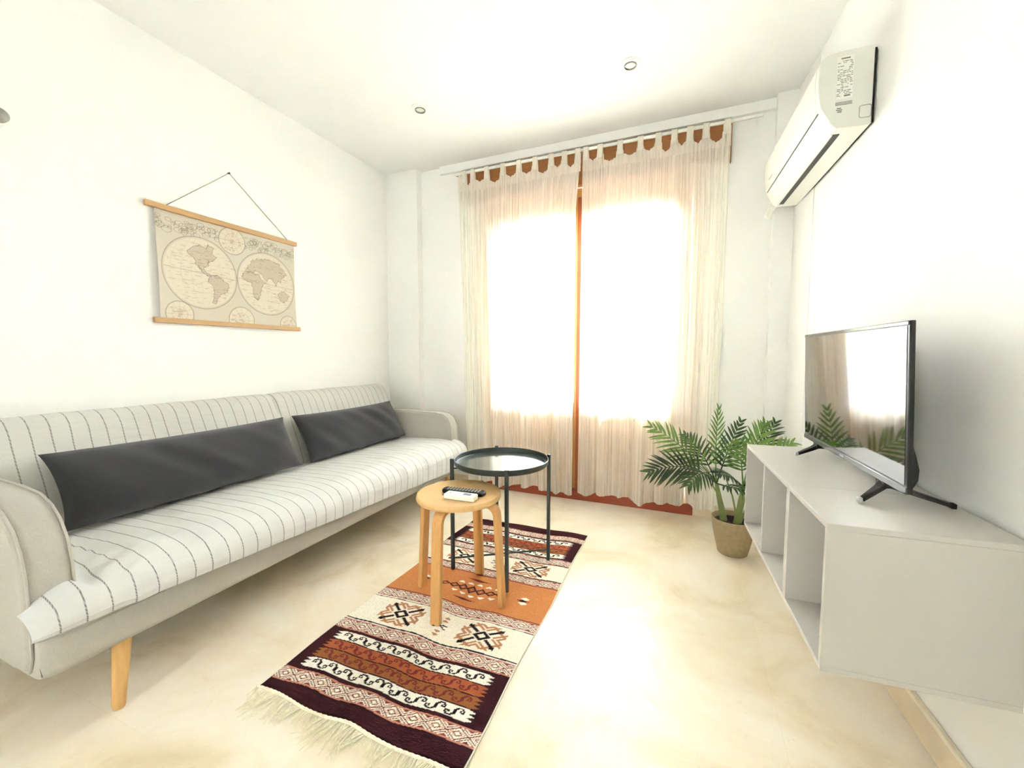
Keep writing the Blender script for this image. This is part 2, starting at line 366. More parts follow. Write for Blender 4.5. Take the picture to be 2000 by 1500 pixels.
# ------------------------------------------------------------ curtains
YC = 2.765
rod = empty('curtain_rod', (0, YC, 2.372), label='slim white curtain rod running above the balcony door', cat='curtain rod')
MB().box(-1.63, .365, -.006, .006, -.009, .009).build('rail', PLAST, rod, bevel=.003)
for x in (-1.62, -.664, .345):
    MB().box(x-.003, x+.003, .006, YB-YC-(.045 if x < .2 else .0), -.006, .012).build('bracket', PLAST, rod, bevel=.002)
def curtain(tabs, xa_t, xb_t, xa_b, xb_b, label, seed, hem0, k_left=False):
    root = empty('curtain', ((xa_t+xb_t)/2, YC, 0), label=label, cat='curtain', group='sheer tab-top curtains')
    cx = (xa_t+xb_t)/2
    rnd = np.random.RandomState(seed)
    ph = rnd.rand(8)*6.28
    def xpos(u, k):       # k 0 top .. 1 bottom
        a = xa_t+(xa_b-xa_t)*k; b = xb_t+(xb_b-xb_t)*(min(1, k*5)*.85+.15*k if k_left else k)
        return a+(b-a)*u
    def ypos(u, k):
        amp = .006+.028*min(1, k*1.6)
        s = math.sin(u*46+ph[0]+.8*math.sin(u*9+ph[1]))*.55+math.sin(u*83+ph[2]+k*.9)*.25+math.sin(u*21+ph[3]+k*1.1)*.4
        fine = .004*math.sin(u*260+ph[4]+3*math.sin(u*17+ph[5]))*(1-.3*k)
        return amp*s+fine
    T_ = sorted(tabs)
    def ztop(x):          # scalloped edge between the tabs
        best = 0
        for i in range(len(T_)-1):
            a, b = T_[i]+.018, T_[i+1]-.018
            if a < x < b:
                t = (x-a)/(b-a); best = (.052+.014*math.sin(i*2.3+seed))+.024*(1-abs(2*t-1))
                if min(t, 1-t) < .07: best = .03
                return 2.355-best
        return 2.352
    nu, nv = 420, 46
    def fn(u, v):
        k = v; x = xpos(u, k)
        zt = ztop(xpos(u, 0))
        zb = hem0-.012+.012*math.sin(u*12+ph[6])+.007*math.sin(u*29+ph[7])+.004*math.sin(u*46+ph[0])
        kk = k**1.15
        return (x+.006*math.sin(u*70+ph[1])*k-cx, ypos(u, k), zt+(zb-zt)*kk)
    MB().grid(fn, nu, nv).build('panel', VOILE, root)
    def hb(u, v):
        zt = ztop(xpos(u, 0)); z = zt+.001-(zt-2.235)*v; k = .02*v
        return (xpos(u, k)-cx, ypos(u, .03)-.0025, z)
    MB().grid(hb, nu, 5).build('header_band', VOILE2, root)
    for t in T_:
        w = .018
        mb = MB()
        pr = [(-.011, 2.30), (-.012, 2.372), (-.007, 2.386), (.007, 2.386), (.012, 2.372), (.011, 2.30)]
        mb.grid(lambda u, v, t=t: (t-w+2*w*u-cx+.003*math.sin(v*7), pr[round(v*5)][0], pr[round(v*5)][1]), 4, 5)
        mb.build('tab', VOILE2, root, solid=.0012)
    return root
lt = [-1.545, -1.474, -1.36, -1.232, -1.11, -.99, -.875, -.782, -.692]
rt = [-.637, -.545, -.42, -.296, -.19, -.098, -.012, .075, .185]
curtain(lt, -1.60, -.668, -1.53, -.702, 'left sheer cream tab-top curtain nearest the sofa', 3, .075, True)
curtain(rt, -.660, .208, -.672, .185, 'right sheer cream tab-top curtain beside the potted palm', 5, .085)

# ------------------------------------------------------------ shutter strap winder on the back wall
w = empty('strap_winder', (.182, YB, .93), label='small white shutter strap winder on the wall at the right curtain edge', cat='strap winder')
MB().prism([(-.004, 0), (-.02, .01), (-.028, .05), (-.016, .16), (-.006, .172), (0, .172), (0, 0)], -.014, .014, 'x').build('cover', PLAST_G, w, bevel=.003)
MB().box(-.004, .006, -.0295, -.02, .045, .062).build('slot', DARKP, w)

# ------------------------------------------------------------ ceiling downlights
def downlight(x, y, label):
    r = empty('recessed_downlight', (x, y, ZC), label=label, cat='ceiling light', group='recessed ceiling lights')
    MB().lathe([(.030, -.001), (.031, -.006), (.036, -.009), (.050, -.007), (.055, -.002), (.055, 0), (.030, 0)], n=40).build('trim_ring', PLAST, r)
    MB().lathe([(.0305, -.010), (.0305, -.001), (.027, -.0005), (.026, -.010)], n=32, closed=True).build('inner_ring', mat('satin_nickel', (150, 148, 140), .3, metal=.7), r)
    MB().lathe([(.001, -.006), (.015, -.0062), (.0262, -.004), (.0262, -.001), (.001, -.001)], n=32).build('lens', PLAST_G, r)
downlight(-1.49, 2.14, 'round white recessed downlight, the farther left of the two')
downlight(-.295, 2.235, 'round white recessed downlight, the right one nearer the air conditioner')

# wall fitting cut by the left edge of the photograph
w = empty('wall_fitting', (XL, .694, 1.872), label='small round grey wall fitting at the far left of the wall', cat='wall fitting')
MB().lathe([(.028, 0), (.028, .008), (.02, .012)], n=24).build('base_plate', PLAST_G, w, tf=Matrix.Rotation(R_(90), 4, 'Y'))
MB().lathe([(.012, .01), (.016, .02), (.024, .03), (.024, .045), (.014, .055), (.001, .058)], n=24).build('cap', mat('brushed_grey', (150, 150, 142), .4, metal=.4), w, tf=Matrix.Rotation(R_(90), 4, 'Y'))

# ------------------------------------------------------------ wall map
def pip(px, py, poly):
    ins = np.zeros(px.shape, bool); n = len(poly)
    for i in range(n):
        x1, y1 = poly[i]; x2, y2 = poly[(i+1) % n]
        if y1 == y2: continue
        c = ((y1 > py) != (y2 > py)) & (px < (x2-x1)*(py-y1)/(y2-y1)+x1)
        ins ^= c
    return ins
def segdist(px, py, pts, close=False):
    d = np.full(px.shape, 9.0); n = len(pts)
    for i in range(n if close else n-1):
        x1, y1 = pts[i]; x2, y2 = pts[(i+1) % n]
        dx, dy = x2-x1, y2-y1; L = dx*dx+dy*dy+1e-12
        t = np.clip(((px-x1)*dx+(py-y1)*dy)/L, 0, 1)
        d = np.minimum(d, np.hypot(px-x1-t*dx, py-y1-t*dy))
    return d
def color_grid(name, nx, ny, P, C, m, parent):
    """P: (ny+1,nx+1,3) points, C: (ny+1,nx+1,3) linear colours"""
    me = bpy.data.meshes.new(name); nV = (nx+1)*(ny+1); nF = nx*ny
    me.vertices.add(nV); me.vertices.foreach_set('co', P.reshape(-1).astype(np.float32))
    i, j = np.meshgrid(np.arange(nx), np.arange(ny)); b = (j*(nx+1)+i).ravel()
    F = np.stack([b, b+1, b+nx+2, b+nx+1], 1).astype(np.int32).ravel()
    me.loops.add(nF*4); me.loops.foreach_set('vertex_index', F)
    me.polygons.add(nF); me.polygons.foreach_set('loop_start', np.arange(0, nF*4, 4, dtype=np.int32))
    me.update(calc_edges=True)
    a = me.attributes.new('dye', 'FLOAT_COLOR', 'POINT')
    A = np.ones((nV, 4), np.float32); A[:, :3] = C.reshape(-1, 3); a.data.foreach_set('color', A.ravel())
    me.materials.append(m); me.shade_smooth()
    o = bpy.data.objects.new(name, me); col.objects.link(o); o.parent = parent; return o
MY0, MY1, MZ0, MZ1 = 1.155, 1.895, 1.195, 1.715
mapo = empty('wall_map', (XL, (MY0+MY1)/2, 1.19), label='antique two-hemisphere world map on wooden rails hung by a string', cat='wall map')
my = (MY0+MY1)/2; W_ = MY1-MY0; H_ = MZ1-MZ0
nx, ny = 340, 230
u, v = np.meshgrid(np.linspace(0, 1, nx+1), np.linspace(0, 1, ny+1))
px, py = u*W_, v*H_                                   # metres on the sheet
paper = np.array(s2l((204, 197, 180))[:3]); disc = np.array(s2l((214, 205, 186))[:3]); ink = np.array(s2l((122, 110, 94))[:3]); land = np.array(s2l((184, 170, 148))[:3])
C = np.broadcast_to(paper, px.shape+(3,)).copy()
rng = np.random.RandomState(2)
def blend(mask, c, a=1.0):
    global C
    k = (np.clip(mask, 0, 1)*a)[..., None]; C = C*(1-k)+np.array(c)*k
def ln(dist, w): return np.clip(1.4-dist/w, 0, 1)
for _ in range(26):                                     # mottled ageing of the margins
    cx_, cy_ = rng.rand()*W_, rng.rand()*H_; blend(np.exp(-((px-cx_)**2+(py-cy_)**2)/(.05**2)), s2l((205, 196, 176))[:3], .35)
for _ in range(130):                                     # engraved scrollwork along the top
    t0 = rng.rand()*6.28; cx_ = rng.rand()*W_; cy_ = H_-.03-rng.rand()*.06
    blend(ln(np.abs(np.hypot(px-cx_, (py-cy_)*1.5)-rng.uniform(.006, .022)),   .0016), ink, .6)
RR = .178
HC = [(.195, .250), (W_-.185, .250)]
for hx, hy in HC:
    r = np.hypot(px-hx, py-hy); blend((r < RR).astype(float), disc)
    blend(ln(np.abs(r-RR), .0022), ink, .7); blend(ln(np.abs(r-RR+.006), .0012), ink, .4)
    ins = r < RR-.006
    for k in np.linspace(-.8, .8, 7):
        rr = np.hypot((px-hx)/max(abs(k), .02), py-hy)
        blend(ins*ln(np.abs((px-hx)-k*np.sqrt(np.clip(RR**2-(py-hy)**2, 0, 1))), .0011), ink, .14)
        blend(ins*ln(np.abs((py-hy)-k*RR-.12*k*(px-hx)**2/RR), .0011), ink, .14)
    blend(ins*ln(np.abs(py-hy+.05*(px-hx)), .0016), ink, .45)
    blend(ins*ln(np.abs(r-RR*.55), .0011), ink, .12)
def vnoise(n, seed):
    g = np.random.RandomState(seed).rand(n+2, n+2)*2-1; a_ = u*n; b_ = v*n; i_ = a_.astype(int); j_ = b_.astype(int); fa = a_-i_; fb = b_-j_
    return (g[j_, i_]*(1-fa)+g[j_, i_+1]*fa)*(1-fb)+(g[j_+1, i_]*(1-fa)+g[j_+1, i_+1]*fa)*fb
wu = px+.007*vnoise(34, 1)+.004*vnoise(80, 2); wv_ = py+.007*vnoise(34, 3)+.004*vnoise(80, 4)
def cont(hx, hy, pts, a=.75):
    P_ = [(hx+x*RR, hy+y*RR) for x, y in pts]
    blend(pip(wu, wv_, P_)*(.75+.5*rng.rand(*px.shape)), land, a); blend(ln(segdist(wu, wv_, P_, True), .0016), ink, .75)
h0, h1 = HC
cont(*h0, [(-.35,.55),(-.2,.72),(.0,.78),(.15,.7),(.2,.86),(.38,.8),(.3,.62),(.45,.55),(.36,.42),(.22,.36),(.16,.22),(.05,.18),(.1,.04),(.24,-.02),(.2,-.06),(.02,.0),(-.1,.2),(-.2,.38)])
cont(*h0, [(.24,-.02),(.42,.02),(.6,-.12),(.78,-.24),(.7,-.42),(.52,-.5),(.42,-.66),(.34,-.86),(.26,-.8),(.27,-.55),(.3,-.35),(.16,-.2)])
cont(*h1, [(-.75,.3),(-.6,.5),(-.5,.7),(-.2,.78),(.1,.82),(.4,.76),(.6,.6),(.72,.42),(.55,.3),(.5,.1),(.38,.2),(.3,.0),(.2,.18),(.05,.22),(.0,.1),(-.15,.2),(-.22,.34),(-.4,.36),(-.5,.28)])
cont(*h1, [(-.8,.24),(-.55,.28),(-.3,.26),(-.2,.1),(-.05,.06),(-.22,-.15),(-.25,-.4),(-.38,-.56),(-.48,-.48),(-.52,-.2),(-.56,-.02),(-.8,.02),(-.86,.14)])
cont(*h1, [(.4,-.25),(.62,-.16),(.78,-.3),(.72,-.48),(.5,-.5),(.38,-.42)])
for _ in range(260):                                    # engraved place lines and coast dashes, no readable text
    hx, hy = HC[rng.randint(2)]; a = rng.rand()*6.28; rr = RR*.92*math.sqrt(rng.rand()); x = hx+rr*math.cos(a); y = hy+rr*math.sin(a)
    L = rng.uniform(.006, .03); s = rng.uniform(-.2, .2)
    blend(ln(segdist(px, py, [(x, y), (x+L, y+s*L)]), .0014), ink, .4)
for hx, hy, r0 in ((.085, .035, .062), (W_/2+.02, .030, .07), (W_-.06, .02, .055), (W_/2-.01, H_-.07, .07)):
    r = np.hypot(px-hx, py-hy); blend((r < r0).astype(float), disc, .9); blend(ln(np.abs(r-r0), .002), ink, .7)
    blend(ln(np.abs(r-r0*.55), .0013)*(r < r0), ink, .35)
    for a in np.linspace(0, math.pi, 7): blend(ln(np.abs(math.sin(a)*(px-hx)-math.cos(a)*(py-hy)), .0011)*(r < r0), ink, .28)
    for _ in range(14):
        a = rng.rand()*6.28; rr = r0*.8*rng.rand(); x = hx+rr*math.cos(a); y = hy+rr*math.sin(a)
        blend((np.hypot((px-x)/1.6, py-y) < .005).astype(float), land, .7)
off = .008+.010*np.exp(-px/.05)+.004*np.sin(py*9+px*3)
P = np.stack([off, MY0+px-my, MZ0+py-1.19], -1)
color_grid('map_sheet', nx, ny, P, C, attr_mat('aged_map_paper', .85, .15, 60), mapo)
MB().box(.004, .024, MY0-.035-my, MY1+.012-my, MZ1-.007-1.19, MZ1+.018-1.19).build('top_rail', RAIL, mapo, bevel=.002)
MB().box(.004, .024, MY0-.025-my, MY1+.018-my, MZ0-.012-1.19, MZ0+.012-1.19).build('bottom_rail', RAIL, mapo, bevel=.002)
zt = MZ1+.018-1.19
MB().tube([(.014, MY0+.045-my, zt-.003), (.012, MY0+.055-my, zt+.004), (.009, 1.512-my, 2.0-1.19), (.012, MY1-.05-my, zt+.004), (.014, MY1-.04-my, zt-.003)], .0020, 6).build('hanging_string', STRING, mapo)
MB().lathe([(.004, 0), (.004, .014), (.0015, .016)], n=12).build('nail', METAL, mapo, tf=Matrix.Translation((0, 1.512-my, 2.0-1.19)) @ Matrix.Rotation(R_(90), 4, 'Y'))

# ------------------------------------------------------------ sofa
SX, SY = -1.85, 1.52
sofa = empty('sofa', (SX, SY, 0), label='long pale grey sofa bed with striped throw cover and oak legs', cat='sofa')
def L3(x, y, z): return (x-SX, y-SY, z)
COVER = cloth_stripe('striped_cotton_cover', (208, 208, 205), (112, 112, 112), .574-SY, .0515, .0035)
COVERB = cloth_stripe('striped_cotton_cover_back', (200, 199, 192), (122, 120, 116), .668-SY, .0505, .0040)
YA, YZ = .445, 2.575
# frame
fr = MB()
fp = [(-2.2, .205), (-1.56, .188), (-1.50, .192), (-1.475, .21), (-1.465, .24), (-1.465, .31), (-2.2, .33)]
def swept(mb, prof, ys, endr=.0):
    n = len(prof); vs = []
    cx_ = sum(p[0] for p in prof)/n; cz_ = sum(p[1] for p in prof)/n
    for y, s in ys:
        for p in prof: vs.append(L3(cx_+(p[0]-cx_)*s, y, cz_+(p[1]-cz_)*s))
    m = len(ys)
    fs = [(j*n+i, j*n+(i+1) % n, (j+1)*n+(i+1) % n, (j+1)*n+i) for j in range(m-1) for i in range(n)]+[tuple(range(n)), tuple(range((m-1)*n, m*n))]
    mb.add(vs, fs); return mb
swept(fr, fp, [(YA+.005, .90), (YA+.012, .95), (YA+.04, 1), (YZ-.04, 1), (YZ-.01, .96), (YZ, .92)]).build('frame', SOFAF, sofa, bevel=.012)
# seat with cover
rnd = np.random.RandomState(11)
def seat_fn(u, v):
    """u across from the back crease to the front hem, v along the sofa"""
    y = YA-.02+(YZ+.045-YA+.02)*v
    hem = .335-.085*min(1, max(0, (y-.5)/1.9))
    prof = [(-2.03, .405), (-1.95, .418), (-1.80, .430), (-1.65, .436), (-1.55, .434), (-1.49, .424), (-1.45, .405), (-1.428, .378), (-1.420, .350), (-1.420, .32), (-1.424, hem)]
    prof[9] = (-1.421, max(hem+.012, .345+(hem-.345)*.55))
    t = u*(len(prof)-1); i = min(int(t), len(prof)-2); f = t-i
    p0 = prof[max(i-1, 0)]; p1 = prof[i]; p2 = prof[i+1]; p3 = prof[min(i+2, len(prof)-1)]
    def cr(a, b, c, d_): return .5*((2*b)+(-a+c)*f+(2*a-5*b+4*c-d_)*f*f+(-a+3*b-3*c+d_)*f**3)
    x = cr(p0[0], p1[0], p2[0], p3[0]); z = cr(p0[1], p1[1], p2[1], p3[1])
    # rounding at the two ends, where the throw wraps past the arms
    e = max(0, 1-(y-(YA-.02))/.11)
    e2 = max(0, 1-((YZ+.025)-y)/.07)
    k = (e**2)*.040+(e2**2)*.04
    if z > .33: z -= k*(z-.33)/.10
    x -= ((e**4)*.015+(e2**2)*.03) if x > -1.6 else 0
    # throw pinched against the near arm front
    g = math.exp(-((y-.555)/.022)**2-((x+1.50)/.04)**2)*.022
    z -= g
    wv = .0016*math.sin(y*31+x*9)+.0012*math.sin(y*57-x*23)
    fold = .004*math.exp(-((y-.62)/.05)**2)*math.sin(x*90+y*50)
    if x > -1.45: x += wv*1.6
    if x < -1.505: y = min(max(y, .447), 2.565)      # tucked inside the armrests
    return L3(x, y, z+wv+fold)
MB().grid(seat_fn, 44, 260).build('seat_cover', COVER, sofa)
# mattress under the cover
mp_ = [(-2.03, .32), (-1.47, .30), (-1.455, .34), (-1.465, .37), (-1.52, .390), (-1.6, .40), (-2.03, .38)]
swept(MB(), mp_, [(YA+.0, .93), (YA+.04, .985), (YA+.10, 1), (YZ-.06, 1), (YZ, .96)]).build('seat_mattress', SOFAF, sofa, bevel=.01)
# backrest
bprof = [(-2.02, .36), (-1.995, .42), (-2.02, .50), (-2.06, .60), (-2.10, .70), (-2.13, .765), (-2.16, .797), (-2.20, .81), (-2.235, .80), (-2.258, .765), (-2.262, .70), (-2.262, .40), (-2.25, .30)]
def back_fn(u, v):
    y = .485+(2.585-.485)*v
    t = u*(len(bprof)-1); i = min(int(t), len(bprof)-2); f = t-i
    p0 = bprof[max(i-1, 0)]; p1 = bprof[i]; p2 = bprof[i+1]; p3 = bprof[min(i+2, len(bprof)-1)]
    def cr(a, b, c, d_): return .5*((2*b)+(-a+c)*f+(2*a-5*b+4*c-d_)*f*f+(-a+3*b-3*c+d_)*f**3)
    x = cr(p0[0], p1[0], p2[0], p3[0]); z = cr(p0[1], p1[1], p2[1], p3[1])
    e = max(0, 1-(y-.485)/.05, 1-(2.585-y)/.05)**2
    if z > .5: z -= e*.05*(z-.5)/.3
    x += (-2.16-x)*e*.55
    g = math.exp(-((y-1.615)/.012)**2)
    if x > -2.19: x -= g*.008
    z -= g*.006 if z > .7 else 0
    wv = .0018*math.sin(y*19+z*7)+.001*math.sin(y*47-z*11)
    return L3(x+wv, y, z+wv*.6)
mb = MB().grid(back_fn, 40, 220)
w1 = 41
mb.f.append(tuple(range(0, w1))); mb.f.append(tuple(range(220*w1, 221*w1)))
mb.build('backrest', COVERB, sofa)
# arms
aprof = [(-2.17, .22), (-2.17, .60), (-2.14, .635), (-1.95, .640), (-1.76, .638), (-1.66, .630), (-1.60, .607), (-1.555, .570), (-1.525, .520), (-1.510, .46), (-1.505, .38), (-1.51, .26), (-1.53, .215), (-1.60, .205)]
def arm(y0, y1, dz, prof):
    pr = [(x, z+(dz if z > .4 else 0)) for x, z in prof]
    n = len(pr); cx_, cz_ = -1.84, .42
    ys = [(y0, .955), (y0+.004, .975), (y0+.012, .992), (y0+.022, 1), (y1-.022, 1), (y1-.012, .992), (y1-.004, .975), (y1, .955)]
    mb = MB()
    swept(mb, [(x, z) for x, z in pr], ys)
    a = mb.build('armrest', SOFAF, sofa, bevel=.004, sub=0)
    for yy in (y0+.008, y1-.008):
        pts = [L3(x+.0015, yy, z+.0005) for x, z in pr[1:13]]
        sm = []
        for i in range(len(pts)-1):
            for t in (0, .5): sm.append(tuple(pts[i][k]*(1-t)+pts[i+1][k]*t for k in range(3)))
        sm.append(pts[-1])
        MB().tube(sm, .0035, 6).build('piping', SOFAF, a)
far = [p for p in aprof]; far[5:9] = [(-1.64, .637), (-1.575, .628), (-1.535, .600), (-1.515, .555)]
arm(.437, .540, .012, aprof); arm(2.475, 2.578, -.02, far)
def leg(x, y, dx, dy):
    MB().tube([L3(x+dx, y+dy, .20), L3(x, y, .012), L3(x-.001*dx, y, .0)], [.0235, .0165, .0135], 20).build('leg', OAK, sofa)
leg(-1.505, .605, -.012, .022); leg(-1.505, 2.47, -.012, -.03); leg(-2.13, .605, .02, .02); leg(-2.13, 2.47, .02, -.03)
MB().tube([L3(-1.88, 1.60, .20), L3(-1.88, 1.60, .0)], [.018, .014], 16).build('centre_leg', DARKP, sofa)

# lumbar cushions
def cushion(ya, yb, label, tilt, sag, seed):
    xb, zb, zt = -1.945, .437, .700
    L = yb-ya; Hh = .285; th = .062
    root = empty('lumbar_cushion', (xb, (ya+yb)/2, zb), label=label, cat='cushion', group='charcoal lumbar cushions')
    rr = np.random.RandomState(seed)
    lean = math.atan2(.145, .265)
    mb = MB(); nu, nv = 70, 26
    for side in (1, -1):
        def fn(u, v, side=side):
            a = 2*u-1; b = 2*v-1
            pin = (1-.035*(1-abs(b)**2.0)*abs(a)**6)                     # waist-in ends
            sy = a*L/2*pin*(1+.012*abs(b)**4)
            sz = (b*(Hh/2)*(1-.03*(1-abs(a)**2.5)))+sag*(1-a*a)*(-.5 if b > 0 else 0)
            t = th*max(0, (1-abs(a)**5))**.55*max(0, (1-abs(b)**3))**.6
            t *= 1+.06*math.sin(a*7+seed)+.05*math.sin(a*13+b*4)
            w_ = side*t+.003*math.sin(a*17+b*6+seed)*(1-abs(a)**4)*(1-abs(b)**4)
            h = sz+Hh/2
            return (w_*math.cos(lean)-h*math.sin(lean)+.055+tilt*0, sy, h*math.cos(lean)+w_*math.sin(lean)*.6+.004)
        mb.grid(fn, nu, nv)
    c = mb.build('cover', PILLOW, root, merge=.0006)
    return root
cushion(.655, 1.575, 'charcoal lumbar cushion at the near end of the sofa', 0, .01, 1)
cushion(1.635, 2.462, 'charcoal lumbar cushion at the far end beside the right armrest', 0, .012, 4)

# ------------------------------------------------------------ kilim rug
rug = empty('kilim_rug', (-.84, 1.53, 0), label='long kilim rug with plum, orange and cream bands under stool and tray table', cat='rug')
plum = s2l((58, 26, 32))[:3]; blk = s2l((34, 22, 24))[:3]; cream = s2l((244, 238, 220))[:3]; org = s2l((204, 134, 82))[:3]
tan_ = s2l((188, 134, 96))[:3]; pink = s2l((196, 132, 112))[:3]; mar = s2l((118, 48, 46))[:3]; brick = s2l((172, 92, 62))[:3]; ochre = s2l((150, 92, 56))[:3]; white = s2l((238, 234, 222))[:3]
nx, ny = 288, 576
W_, L_ = .712, 1.445
u, v = np.meshgrid(np.linspace(0, 1, nx+1), np.linspace(0, 1, ny+1))
X = u*W_; Y = v*L_+.815
wob = .004*np.sin(X*16+1)+.003*np.sin(X*31+v*4)
Yw = Y+wob-.045*(X/W_-.5)*np.clip(1-v*3, 0, 1)*.6
C = np.zeros(X.shape+(3,)); C[:] = plum
def put(mask, c): C[mask] = c
def band(a, b): return (Yw >= a) & (Yw < b)
def diamonds(a, b, per=.068, ink1=mar):
    m = band(a, b); e = .0055; put(m, pink)
    m2 = band(a+e, b-e); put(m2, cream)
    vv = (Yw-(a+b)/2)/((b-a)/2-e); uu = ((X/per) % 1)*2-1
    uu = np.abs(uu)
    r = uu+np.abs(vv)
    put(m2 & (((r > .30) & (r < .50)) | ((r > .86) & (r < 1.06))), ink1)
    put(m2 & (r > 1.24) & (r < 1.40), ink1); put(m2 & (r > 1.6), ink1)
    put(m2 & (r > .62) & (r < .72) & (uu > .2), pink)
hook = ["..#####.........", ".#.....#........", ".#.###..#.......", ".#...#...#....#.", "..###.....#..#.#", "...........##..."]
hook = [".####.......", "##..##......", "#.#..##.....", "###..##.....", ".....##..###", ".....##..#.#", "......##..##", ".......####."][::-1]
HK = np.array([[c == '#' for c in r] for r in hook])
def hooks(yc, hw, base, ink1, x0=.055, x1=.655, ragged=True):
    a, b = yc-hw, yc+hw
    jag = .022*np.abs(((Yw-a)/(.007)) % 2-1)
    m = band(a, b) & (X > x0+jag-.012) & (X < x1-jag+.012); put(m, base)
    per = .062
    t = np.where(X < (x0+x1)/2, X-x0-.02, (x1-.02-X))
    ix = ((X-x0-.02) % per/per*12).astype(int) % 12
    ixm = ((x1-.02-X) % per/per*12).astype(int) % 12
    ix = np.where(X < (x0+x1)/2, ix, ixm)
    iy = np.clip(((b-.004-Yw)/(b-a-.008)*8), 0, 7.99).astype(int)
    iy = np.where(X < (x0+x1)/2, 7-iy, 7-iy)
    inner = band(a+.004, b-.004) & (X > x0+.02) & (X < x1-.02)
    put(inner & HK[iy, ix], ink1)
def field(a, b, flip=False):
    put(band(a, b), plum); h = (b-a-.022)/8; cs = [a+.011+h*(2*i+1) for i in range(4)]
    spec = [(white, blk), (ochre, mar), (brick, mar), (white, blk)]
    for c, (bs, ik) in zip(cs, spec): hooks(c, h*.90, bs, ik)
motif = ["...oo...oo...", "....o...o....", "o...oo.oo...o", "oo#.......#oo", "...##.o.##...", "....##o##....", "oo.o#...#o.oo".replace('#', '#'),
         "....##o##....", "...##.o.##...", "oo#.......#oo", "o...oo.oo...o", "....o...o....", "...oo...oo..."]
motif = ["..ooo...ooo..", "....o...o....", "o...oo.oo...o", "o.#..o.o..#.o", "ooo#..o..#ooo", "..oo#.#.#oo..", "....##.##....", "..oo#.#.#oo..", "ooo#..o..#ooo", "o.#..o.o..#.o", "o...oo.oo...o", "....o...o....", "..ooo...ooo.."]
def stamp(xc, yc, w, h, art, cols):
    n = len(art); mth = len(art[0])
    ix = np.floor((X-xc)/w*mth+mth/2).astype(int); iy = np.floor((Yw-yc)/h*n+n/2).astype(int)
    ok = (ix >= 0) & (ix < mth) & (iy >= 0) & (iy < n)
    A = np.array([[ord(c) for c in r] for r in art]); val = np.where(ok, A[np.clip(iy, 0, n-1), np.clip(ix, 0, mth-1)], 46)
    for ch, c in cols.items(): put(val == ord(ch), c)
def creamband(a, b):
    put(band(a, b), cream)
    for yy in (a, b): put(np.abs(Yw-yy) < .0032, blk)
    yc = (a+b)/2
    for xc in (.190, .540):
        a_ = (X-xc)/.088; b_ = (Yw-yc)/.064; aa = np.abs(a_); bb = np.abs(b_); r = aa+bb
        inb = (aa < 1) & (bb < 1)
        for q in (.45, .72):
            put(inb & (np.abs(aa-bb-q) < .085) & (bb < .62) & (r > .55), tan_); put(inb & (np.abs(bb-aa-q) < .085) & (aa < .62) & (r > .55), tan_)
        put(inb & (np.abs(r-1.25) < .10) & (np.minimum(aa, bb) < .62) & (np.minimum(aa, bb) > .22), tan_)
        put(inb & (np.abs(aa-bb) < .11) & (aa < .78), blk)
        put(inb & (r < .50), cream); put(inb & (r < .42), blk); put(inb & (r < .20), cream)
        put(inb & (aa > .60) & (aa < .80) & (np.abs(bb-.72) < .10), blk)
    stamp(.37, yc, .06, .03, ["#...#", ".#.#.", "..#..", ".#.##", "#...."], {'#': blk})
    for k in (-1, 1):
        for q in (.028, .046): put((np.abs(X-.375)+np.abs(Yw-yc-k*q)*1.6 < .014) & (k*(Yw-yc-k*q) > -.004), tan_)
ba = [.875, .922, 1.135, 1.188]
put(band(0, .875), plum)
diamonds(.872, .925); field(.925, 1.135); diamonds(1.135, 1.190); put(band(1.190, 1.196), white); creamband(1.197, 1.358)
diamonds(1.364, 1.418); put(band(1.358, 1.364), white)
put(band(1.418, 1.664), org); put(band(1.418, 1.423) | band(1.659, 1.664), mar)
diamonds(1.664, 1.716); creamband(1.720, 1.865); diamonds(1.868, 1.925); field(1.925, 2.135); diamonds(2.135, 2.190); put(band(2.190, 3), plum)
# medallion of the orange band
yc = 1.541
for k in range(-3, 4):
    xc = .356+k*.045; hgt = .030-.005*abs(k)
    r = np.abs(X-xc)/.026+np.abs(Yw-yc)/hgt
    put((r < 1), plum); put((r < .62), brick); put((r < .3), tan_)
    for s in (-1, 1):
        if abs(k) < 3: put((np.abs(X-xc-.02)/.016+np.abs(Yw-yc-s*(hgt+.014))/.012 < 1) & (s*(Yw-yc-s*(hgt+.014)) > -.004), white)
for s in (-1, 1):
    xc = .356+s*.235
    put((np.abs(X-xc)/.030+np.abs(Yw-yc)/.006 < 1), plum); put(np.abs(np.abs(X-xc)-np.abs(Yw-yc)*1.3) < .004+.0*X, C[0, 0]) if False else None
    for q in (-1, 1): put((np.abs(X-xc-s*.006)/.020+np.abs(Yw-yc-q*.016)/.012 < 1), white)
    put((np.abs(X-xc)/.024+np.abs(Yw-yc)/.009 < 1), plum)
    for q in (-1, 1): put((np.abs(X-.356)/.06+np.abs(Yw-yc-q*.075)/.008 < 1), mar)
nz = np.random.RandomState(3).rand(*X.shape)[..., None]
C = C*(.86+.28*nz)
edge = np.minimum(X, W_-X) < .004
C[edge] = np.array(cream)*.9
skew = .012*(v-.5)
Z = .005+.0018*np.sin(X*19+Y*7)+.0018*np.sin(Y*14+X*4)+.006*np.exp(-((X-.36)/.05)**2-((v)/.03)**2)
P = np.stack([-1.199+X+.004*np.sin(Y*9)+.012*(1-v)*(X/W_-.4)-(-.84), Y-1.53+.030*(X/W_-.5)*0+.0*v+.020*(X/W_-.5)*v+.004*np.sin(X*22)*(np.abs(v-.5)*2)**6, Z], -1)
ro = color_grid('woven_field', nx, ny, P, C, attr_mat('kilim_wool', .95, .7, 260, (.4, 3, 1)), rug)
sm = ro.modifiers.new('solid', 'SOLIDIFY'); sm.thickness = .0035; sm.offset = -1
